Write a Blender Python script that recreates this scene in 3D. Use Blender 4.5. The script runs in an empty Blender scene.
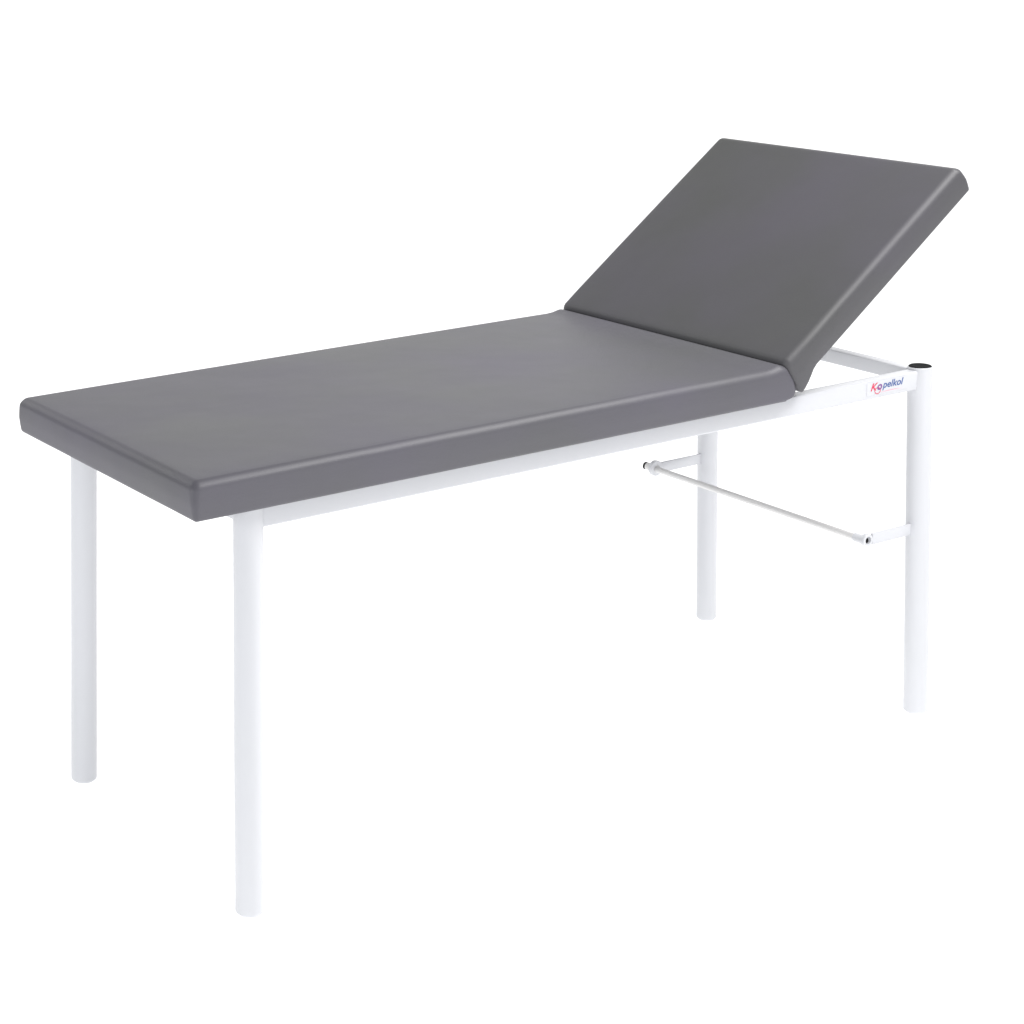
import bpy, bmesh, math
from mathutils import Vector, Matrix, noise

scene = bpy.context.scene
col = scene.collection
H = 0.70            # leg height
LX, W = 1.511, 0.595  # leg spacing along / across the couch

# ------------------------------------------------------------ materials
def new_mat(name):
    m = bpy.data.materials.new(name); m.use_nodes = True
    nt = m.node_tree
    return m, nt, nt.nodes['Principled BSDF']

def mat_simple(name, color, rough=0.5, metal=0.0, spec=0.5):
    m, nt, b = new_mat(name)
    b.inputs['Base Color'].default_value = (*color, 1)
    b.inputs['Roughness'].default_value = rough
    b.inputs['Metallic'].default_value = metal
    b.inputs['Specular IOR Level'].default_value = spec
    return m

def mat_vinyl(name, base):
    m, nt, b = new_mat(name)
    N, L = nt.nodes, nt.links
    tc = N.new('ShaderNodeTexCoord')
    n1 = N.new('ShaderNodeTexNoise'); n1.inputs['Scale'].default_value = 2.6
    n1.inputs['Detail'].default_value = 3
    L.new(tc.outputs['Object'], n1.inputs['Vector'])
    r = N.new('ShaderNodeValToRGB')
    r.color_ramp.elements[0].position = 0.35; r.color_ramp.elements[1].position = 0.68
    r.color_ramp.elements[0].color = (base[0]*.95, base[1]*.975, base[2]*.92, 1)
    r.color_ramp.elements[1].color = (base[0]*1.05, base[1]*1.015, base[2]*1.13, 1)
    L.new(n1.outputs['Fac'], r.inputs['Fac']); L.new(r.outputs['Color'], b.inputs['Base Color'])
    # leather-like grain + slow undulation of the stretched cover
    v = N.new('ShaderNodeTexVoronoi'); v.inputs['Scale'].default_value = 520
    L.new(tc.outputs['Object'], v.inputs['Vector'])
    n2 = N.new('ShaderNodeTexNoise'); n2.inputs['Scale'].default_value = 260; n2.inputs['Detail'].default_value = 4
    L.new(tc.outputs['Object'], n2.inputs['Vector'])
    n3 = N.new('ShaderNodeTexNoise'); n3.inputs['Scale'].default_value = 7; n3.inputs['Detail'].default_value = 2
    L.new(tc.outputs['Object'], n3.inputs['Vector'])
    b1 = N.new('ShaderNodeBump'); b1.inputs['Distance'].default_value = 0.0035; b1.inputs['Strength'].default_value = .7
    L.new(n3.outputs['Fac'], b1.inputs['Height'])
    b2 = N.new('ShaderNodeBump'); b2.inputs['Distance'].default_value = 0.0003; b2.inputs['Strength'].default_value = .35
    L.new(v.outputs['Distance'], b2.inputs['Height']); L.new(b1.outputs['Normal'], b2.inputs['Normal'])
    b3 = N.new('ShaderNodeBump'); b3.inputs['Distance'].default_value = 0.0004; b3.inputs['Strength'].default_value = .3
    L.new(n2.outputs['Fac'], b3.inputs['Height']); L.new(b2.outputs['Normal'], b3.inputs['Normal'])
    L.new(b3.outputs['Normal'], b.inputs['Normal'])
    rr = N.new('ShaderNodeMapRange'); rr.inputs['To Min'].default_value = .42; rr.inputs['To Max'].default_value = .56
    L.new(n1.outputs['Fac'], rr.inputs['Value']); L.new(rr.outputs['Result'], b.inputs['Roughness'])
    b.inputs['Specular IOR Level'].default_value = .5
    return m

def mat_powder(name, color):
    m, nt, b = new_mat(name)
    N, L = nt.nodes, nt.links
    tc = N.new('ShaderNodeTexCoord')
    n = N.new('ShaderNodeTexNoise'); n.inputs['Scale'].default_value = 420; n.inputs['Detail'].default_value = 2
    L.new(tc.outputs['Object'], n.inputs['Vector'])
    bp = N.new('ShaderNodeBump'); bp.inputs['Distance'].default_value = .0002; bp.inputs['Strength'].default_value = .25
    L.new(n.outputs['Fac'], bp.inputs['Height']); L.new(bp.outputs['Normal'], b.inputs['Normal'])
    n2 = N.new('ShaderNodeTexNoise'); n2.inputs['Scale'].default_value = 5
    L.new(tc.outputs['Object'], n2.inputs['Vector'])
    r = N.new('ShaderNodeValToRGB')
    r.color_ramp.elements[0].position = .3; r.color_ramp.elements[1].position = .7
    r.color_ramp.elements[0].color = (color[0]*.985, color[1]*.99, color[2]*.98, 1)
    r.color_ramp.elements[1].color = (*color, 1)
    L.new(n2.outputs['Fac'], r.inputs['Fac']); L.new(r.outputs['Color'], b.inputs['Base Color'])
    b.inputs['Roughness'].default_value = .32
    return m

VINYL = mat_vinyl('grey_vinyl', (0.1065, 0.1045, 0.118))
VINYL_SHADED = mat_vinyl('grey_vinyl_shaded_backrest', (0.088, 0.0875, 0.0915))  # same vinyl made darker: the backrest's shade put into its base colour
SHADE_DARK = mat_simple('dark_painted_shade', (0.06, 0.058, 0.066), .8, 0, .2)  # dark colour that paints the shade below the mattress edge
WHITE = mat_powder('white_powder_coat', (0.688, 0.697, 0.730))
BLACK = mat_simple('black_plastic', (0.012, 0.013, 0.014), .6, 0, .03)
HOLE = mat_simple('black_rubber', (0.006, 0.006, 0.007), .8)
STEEL = mat_simple('satin_steel', (0.78, 0.775, 0.77), .4, .15)
FOOT = mat_simple('white_plastic', (0.74, 0.74, 0.76), .5)
STICK = mat_simple('sticker_white', (0.66, 0.68, 0.72), .35)
RED = mat_simple('print_red', (0.72, 0.05, 0.12), .5)
PINK = mat_simple('print_pink', (0.85, 0.45, 0.55), .5)
BLUE = mat_simple('print_blue', (0.07, 0.13, 0.36), .5)
PURPLE = mat_simple('print_violet', (0.22, 0.06, 0.30), .5)

# ------------------------------------------------------------ helpers
def link(name, me, mat, parent=None, smooth=True):
    if smooth:
        for p in me.polygons: p.use_smooth = True
    me.materials.clear(); me.materials.append(mat)
    o = bpy.data.objects.new(name, me); col.objects.link(o)
    if parent: o.parent = parent
    return o

def from_bm(name, bm, mat, parent=None, smooth=True, sharp=35):
    bmesh.ops.recalc_face_normals(bm, faces=bm.faces)
    me = bpy.data.meshes.new(name); bm.to_mesh(me); bm.free()
    if smooth:
        me.polygons.foreach_set('use_smooth', [True]*len(me.polygons))
        me.set_sharp_from_angle(angle=math.radians(sharp))
    return link(name, me, mat, parent, smooth)

def add_lathe(bm, a, b, prof, seg=48):
    """revolve prof [(t metres from a, radius)] round the axis a->b"""
    a, b = Vector(a), Vector(b); d = (b-a).normalized()
    u = d.orthogonal().normalized(); w = d.cross(u)
    rings = []
    for t, r in prof:
        c = a + d*t
        if r < 1e-6: rings.append([bm.verts.new(c)])
        else: rings.append([bm.verts.new(c + u*r*math.cos(2*math.pi*k/seg) + w*r*math.sin(2*math.pi*k/seg)) for k in range(seg)])
    for p, q in zip(rings, rings[1:]):
        for k in range(seg):
            k2 = (k+1) % seg
            if len(p) == 1 and len(q) == 1: continue
            if len(p) == 1: bm.faces.new((p[0], q[k], q[k2]))
            elif len(q) == 1: bm.faces.new((p[k], p[k2], q[0]))
            else: bm.faces.new((p[k], p[k2], q[k2], q[k]))

def add_box(bm, x0, x1, y0, y1, z0, z1, r=.003, seg=3):
    v = bmesh.ops.create_cube(bm, size=1)['verts']
    for p in v:
        p.co = ((x0+x1)/2 + p.co.x*(x1-x0), (y0+y1)/2 + p.co.y*(y1-y0), (z0+z1)/2 + p.co.z*(z1-z0))
    es = list({e for p in v for e in p.link_edges})
    if r: bmesh.ops.bevel(bm, geom=es, offset=r, segments=seg, affect='EDGES', profile=.5)

def cushion(L, Y, T, rt, rb, nx, ny, nz, dome, warp):
    """rounded, slightly crowned box: local x 0..L, y 0..Y, z -T..0; warp maps to place"""
    bm = bmesh.new(); R0 = max(rt, rb)
    def axis(n, S, r=R0):      # extra divisions in the rounded ends
        e = [r*(1-math.cos(math.pi/2*i/7)) for i in range(8)]
        mid = [r + (S-2*r)*i/n for i in range(1, n)]
        return e + mid + [S-t for t in reversed(e)]
    X, YY, Z = axis(nx, L), axis(ny, Y), axis(nz, T)
    cache = {}
    def vert(i, j, k):
        key = (i, j, k)
        if key in cache: return cache[key]
        p = Vector((X[i], YY[j], -Z[k]))
        r = rb + (rt-rb)*(1 + p.z/T)
        c = Vector((min(max(p.x, r), L-r), min(max(p.y, r), Y-r), max(min(p.z, -r), -T+r)))
        d = p - c
        if d.length > 1e-9:
            m = max(abs(d.x), abs(d.y), abs(d.z)) or 1
            # cube -> sphere mapping of the rounded zone
            s = Vector((d.x/r, d.y/r, d.z/r))
            x2, y2, z2 = s.x**2, s.y**2, s.z**2
            q = Vector((s.x*math.sqrt(max(0, 1-y2/2-z2/2+y2*z2/3)),
                        s.y*math.sqrt(max(0, 1-x2/2-z2/2+x2*z2/3)),
                        s.z*math.sqrt(max(0, 1-x2/2-y2/2+x2*y2/3))))
            p = c + q*r
        fx, fy = 4*p.x*(L-p.x)/L**2, 4*p.y*(Y-p.y)/Y**2
        fx, fy = max(fx, 0), max(fy, 0)
        tz = (p.z + T)/T                    # 1 at top, 0 at bottom
        n = noise.noise(Vector((p.x*3.1+7*L, p.y*3.4, p.z*4)))
        p.z += dome*tz*(fx**.35)*(fy**.35) + .0012*n*tz*min(fx*3, 1)*min(fy*3, 1)
        # sides bulge a little and are pulled in towards the stapled underside
        zz = (1-tz)
        bulge = .0018*math.sin(math.pi*min(max(tz, 0), 1)) - .002*max(0, zz-.55)/.45
        wob = 1 + .35*noise.noise(Vector((p.x*6, p.y*6, 3)))
        if p.x < r*1.01: p.x -= bulge*wob
        if p.x > L-r*1.01: p.x += bulge*wob
        if p.y < r*1.01: p.y -= bulge*wob
        if p.y > Y-r*1.01: p.y += bulge*wob
        v = bm.verts.new(warp(p)); cache[key] = v
        return v
    I, J, K = len(X)-1, len(YY)-1, len(Z)-1
    for i in range(I):
        for j in range(J):
            for k in (0, K): bm.faces.new([vert(i, j, k), vert(i+1, j, k), vert(i+1, j+1, k), vert(i, j+1, k)])
    for i in range(I):
        for k in range(K):
            for j in (0, J): bm.faces.new([vert(i, j, k), vert(i+1, j, k), vert(i+1, j, k+1), vert(i, j, k+1)])
    for j in range(J):
        for k in range(K):
            for i in (0, I): bm.faces.new([vert(i, j, k), vert(i, j+1, k), vert(i, j+1, k+1), vert(i, j, k+1)])
    return bm

# ------------------------------------------------------------ the couch
couch = bpy.data.objects.new('examination_couch', None); col.objects.link(couch)
couch.empty_display_size = .2
couch['label'] = 'grey vinyl examination couch with raised backrest on white tubular metal legs'
couch['category'] = 'examination couch'

# mattress: x -0.120 .. 1.107, y -0.0454 .. 0.6093
MX0, MX1, MY0, MY1, MZ, MT = -.1199, 1.109, -.0454, .6093, .7655, .0668
ML, MW = MX1-MX0, MY1-MY0
def warp_m(p):
    x, y, z = p
    # the foam end is pressed against the foot of the tilted backrest
    k = max(0, (x-(ML-.07))/.07)
    x += .030*k*k*min(1, max(0, -z/(.8*MT)))
    k3 = max(0, min(1, (p[0]-(ML-.022))/.022))
    z += .007*k3*k3*max(0, -z/MT)
    kz = max(0, (p[0]-(ML-.045))/.05)
    z += .012*kz*kz*min(1, max(0, 1+z/MT))
    return Vector((MX0+x, MY0+y, MZ-.003+z))
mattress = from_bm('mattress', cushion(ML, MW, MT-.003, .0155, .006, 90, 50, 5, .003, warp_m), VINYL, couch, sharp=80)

bm = bmesh.new()       # added dark board, stands in for the shade line under the mattress
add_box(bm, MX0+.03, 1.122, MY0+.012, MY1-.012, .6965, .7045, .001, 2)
from_bm('shade_board', bm, SHADE_DARK, couch)

# backrest
BA, BL, BT = .6291, .5490, .0599
AX, AZ = 1.1045, .7710
ca, sa = math.cos(BA), math.sin(BA)
def warp_b(p):
    x, y, z = p
    q = max(0, min(1, x/.055))          # foam squeezed out at the hinge
    z -= .019*(1-q*q)**1.3*min(1, max(0, -z/BT))
    return Vector((AX + x*ca - z*sa, MY0+y, AZ + x*sa + z*ca))
backrest = from_bm('backrest', cushion(BL, MW, BT, .015, .005, 46, 50, 5, .002, warp_b), VINYL_SHADED, couch, sharp=80)

# legs: (top x, top y, bottom dx, bottom dy, open top with cap)
R = .0241
for tx, ty, dx, dy, cap in ((0, 0, -.0127, .012, False), (LX, 0, -.0130, -.0330, True),
                            (0, W, -.0194, .0290, False), (LX, W, .006, -.0034, True)):
    top = Vector((tx, ty, H if cap else .6960)); bot = Vector((tx+dx, ty+dy, .0))
    n = (bot-top).length
    R = .0226 if (tx and ty) else .0241
    bm = bmesh.new()
    add_lathe(bm, bot, top, [(.003, 0), (.003, R*.9), (.0032, R-.0022), (.0050, R-.0005), (.0075, R), (n-.0012, R), (n-.0002, R-.0008), (n, R-.002), (n-.001, R-.0022), (n-.003, 0)])
    leg = from_bm('leg', bm, WHITE, couch)
    bm = bmesh.new()
    add_lathe(bm, bot, top, [(0, 0), (0, R*.72), (.001, R*.82), (.0029, R*.88), (.0029, 0)])
    from_bm('foot_plug', bm, FOOT, leg)
    if cap:
        bm = bmesh.new()
        add_lathe(bm, top + (bot-top).normalized()*.001, top + Vector((0, 0, 1)), [(0, 0), (0, R-.0022), (.0015, R-.0022), (.0028, R-.0032), (.0034, R-.006), (.0028, R*.55), (.0028, 0)])
        from_bm('end_cap', bm, BLACK, leg)

# side rails (rectangular tube, ends buried in the leg walls)
ZT = .6955
for y in (0, W):
    bm = bmesh.new(); add_box(bm, .012, LX-.012, y-.0125, y+.0125, .6582, ZT, .0035, 4)
    from_bm('side_rail', bm, WHITE, couch)
# cross rails at head and foot
bm = bmesh.new(); add_box(bm, LX-.0125, LX+.0125, .012, W-.012, .6655, .6945, .003, 4)
from_bm('cross_rail', bm, WHITE, couch)
bm = bmesh.new(); add_box(bm, -.0125, .0125, .012, W-.012, .6655, .6945, .003, 4)
from_bm('cross_rail', bm, WHITE, couch)

# paper roll holder: two flat arms with eyes, a steel rod
RX, RZ = 1.362, .3775
for y, s in ((0, 1), (W, 1)):
    bm = bmesh.new()
    lx = LX + (-.0130 if y == 0 else .006)*(.46)
    ly = y + (-.0330 if y == 0 else -.0034)*(.46)
    add_box(bm, RX+.014, lx-.012, ly-.003, ly+.003, RZ-.0105, RZ+.0125, .0015, 2)
    arm = from_bm('roll_holder_arm', bm, WHITE, couch)
    er = .0125 if y == 0 else .0170
    bm = bmesh.new()     # welded eye round the rod
    add_lathe(bm, (RX, ly-.005, RZ+.002), (RX, ly+1, RZ+.002), [(0, .0075), (0, er-.001), (.001, er), (.009, er), (.010, er-.001), (.010, .0075), (0, .0075)])
    from_bm('eye', bm, WHITE, arm)
bm = bmesh.new()
add_lathe(bm, (RX, .0, RZ), (RX, 1, RZ), [(0, 0), (0, .0066), (.60, .0066), (.60, 0)], 24)
rod = from_bm('roll_holder_rod', bm, STEEL, couch)
for ya, yb, m in ((-.016, -.004, WHITE), (.620, .595, STEEL)):
    d = 1 if yb > ya else -1
    bm = bmesh.new()
    add_lathe(bm, (RX, ya, RZ), (RX, ya+d, RZ), [(.002, .0062), (0, .0068), (0, .0078), (.001, .0086), (.030, .0086), (.030, 0)], 32)
    from_bm('sleeve', bm, m, rod)
    bm = bmesh.new()
    if m is WHITE: add_lathe(bm, (RX, ya+d*.0015, RZ), (RX, ya+d, RZ), [(0, 0), (0, .0066), (.004, .0066), (.004, 0)], 32)
    else: add_lathe(bm, (RX, ya-d*.007, RZ), (RX, ya+d, RZ), [(0, 0), (0, .0070), (.0012, .0084), (.0065, .0084), (.0065, 0)], 32)
    from_bm('end_cap', bm, HOLE, rod)

# maker's label on the near side rail
YL = -.0125
bm = bmesh.new()
def quad(bm, x0, x1, z0, z1, y):
    bm.faces.new([bm.verts.new(c) for c in ((x0, y, z0), (x1, y, z0), (x1, y, z1), (x0, y, z1))])
quad(bm, 1.352, 1.462, .6655, .6925, YL-.0004)
label = from_bm('maker_label', bm, WHITE, couch, smooth=False)

def text_part(body, mat, x0, x1, z0, z1, y, shear=.25, bold=0.0):
    cu = bpy.data.curves.new('t', 'FONT'); cu.body = body; cu.shear = shear; cu.offset = bold; cu.resolution_u = 6
    to = bpy.data.objects.new('t', cu); col.objects.link(to)
    bpy.context.view_layer.update()
    me = bpy.data.meshes.new_from_object(to.evaluated_get(bpy.context.evaluated_depsgraph_get()))
    bpy.data.objects.remove(to); bpy.data.curves.remove(cu)
    xs = [v.co.x for v in me.vertices]; ys = [v.co.y for v in me.vertices]
    a, b, c, d = min(xs), max(xs), min(ys), max(ys)
    for v in me.vertices:
        v.co = (x0+(v.co.x-a)/(b-a)*(x1-x0), y, z0+(v.co.y-c)/(d-c)*(z1-z0))
    me.name = 'lettering'
    return link('lettering', me, mat, label, smooth=False)
text_part('K', RED, 1.362, 1.382, .6745, .6895, YL-.0007, .35, .02)
text_part('o', PURPLE, 1.380, 1.393, .6745, .6855, YL-.0009, .2, .02)
text_part('pelkol', BLUE, 1.394, 1.451, .6720, .6900, YL-.0007, .25, .02)
bm = bmesh.new()       # red swirl ring
S = 32; cx, cz = 1.381, .6735
for k in range(S):
    a, b = 2*math.pi*k/S, 2*math.pi*(k+1)/S
    bm.faces.new([bm.verts.new((cx+r*1.25*math.cos(t), YL-.0008, cz+r*math.sin(t))) for r, t in ((.0052, a), (.0066, a), (.0066, b), (.0052, b))])
bmesh.ops.remove_doubles(bm, verts=bm.verts, dist=1e-5)
from_bm('emblem', bm, RED, label, smooth=False)
bm = bmesh.new()       # thin swoosh under the name
S = 20
for k in range(S):
    def q(t): return 1.390+.058*t, .6690+.0012*math.sin(t*3), .0007*math.sin(math.pi*min(1, t+.05))+.0001
    x0, z0, w0 = q(k/S); x1, z1, w1 = q((k+1)/S)
    bm.faces.new([bm.verts.new(c) for c in ((x0, YL-.0006, z0-w0), (x1, YL-.0006, z1-w1), (x1, YL-.0006, z1+w1), (x0, YL-.0006, z0+w0))])
bmesh.ops.remove_doubles(bm, verts=bm.verts, dist=1e-6)
from_bm('underline', bm, PINK, label, smooth=False)

# ------------------------------------------------------------ white studio sweep (with an added glow)
m, nt, b = new_mat('glowing_white_sweep')
N, L_ = nt.nodes, nt.links
nz = N.new('ShaderNodeTexNoise'); nz.inputs['Scale'].default_value = .8
rp = N.new('ShaderNodeValToRGB'); rp.color_ramp.elements[0].color = (.68, .68, .68, 1); rp.color_ramp.elements[1].color = (.72, .72, .72, 1)
L_.new(nz.outputs['Fac'], rp.inputs['Fac']); L_.new(rp.outputs['Color'], b.inputs['Base Color'])
b.inputs['Roughness'].default_value = .9; b.inputs['Specular IOR Level'].default_value = .1
b.inputs['Emission Color'].default_value = (1, 1, 1, 1); b.inputs['Emission Strength'].default_value = .76  # glow added so the background stays pure white under the couch
SWEEP = m
bm = bmesh.new()
prof = [(-6, 0), (4.0, 0)] + [(4.0+2*math.sin(t), 2-2*math.cos(t)) for t in [math.pi/2*i/16 for i in range(1, 17)]] + [(6.0, 4.4)]
# direction of view on the ground
vd = Vector((math.sin(.5496), math.cos(.5496), 0)); sd = Vector((vd.y, -vd.x, 0)); o0 = Vector((.3, 0, 0))
prev = None
for d, z in prof:
    cur = [bm.verts.new(o0 + vd*d + sd*s*7 + Vector((0, 0, z))) for s in (-1, 1)]
    if prev: bm.faces.new((prev[0], prev[1], cur[1], cur[0]))
    prev = cur
sweep = from_bm('backdrop', bm, SWEEP, None, sharp=60)
sweep['kind'] = 'structure'
sweep['label'] = 'seamless white studio floor and backdrop'

# ------------------------------------------------------------ light
w = bpy.data.worlds.new('World'); scene.world = w; w.use_nodes = True
bg = w.node_tree.nodes['Background']
bg.inputs['Color'].default_value = (.97, .98, 1, 1); bg.inputs['Strength'].default_value = .30

def area(name, loc, target, size, power, color=(1, 1, 1)):
    l = bpy.data.lights.new(name, 'AREA'); l.shape = 'RECTANGLE'; l.size, l.size_y = size; l.energy = power; l.color = color
    o = bpy.data.objects.new(name, l); col.objects.link(o); o.location = loc
    o.rotation_euler = (Vector(target)-Vector(loc)).to_track_quat('-Z', 'Y').to_euler()
    return o
area('key_softbox', (1.7, -.9, 3.0), (.6, .3, .7), (2.4, .9), 94, (1, .99, .98))
area('added_front_fill', (-1.9, -3.6, 1.5), (.6, .2, .6), (2.4, 1.6), 20, (.96, .975, 1))  # unseen fill added to brighten the white legs from the camera side
area('added_low_front_fill', (1.3, -3.8, .8), (.6, .2, .6), (1.8, 1.2), 17, (.98, .97, 1))  # unseen fill added for the near side faces, misses the backrest front
area('added_rear_fill', (-1.2, 3.3, 2.5), (0, .3, .7), (1.6, 1.2), 16)  # unseen fill added to lift the dark band along the foot-end top edge
area('added_left_fill', (-3.3, .5, 1.3), (0, .3, .7), (1.8, 1.2), 30, (.97, .98, 1))  # unseen fill added to brighten the foot-end face

# ------------------------------------------------------------ camera
cam = bpy.data.cameras.new('camera'); co = bpy.data.objects.new('camera', cam); col.objects.link(co)
co.location = (-1.4986, -2.6418, 1.6415); co.rotation_euler = (1.3712, .0234, -.5496)
cam.sensor_width = 36; cam.lens = 2020.13*36/1024
cam.shift_x = (512-299.14)/1024; cam.shift_y = (295.88-512)/1024
cam.clip_end = 100; cam.clip_start = .05
scene.camera = co

scene.render.engine = 'CYCLES'
scene.view_settings.view_transform = 'Standard'; scene.view_settings.look = 'None'
scene.view_settings.exposure = 0; scene.view_settings.gamma = 1
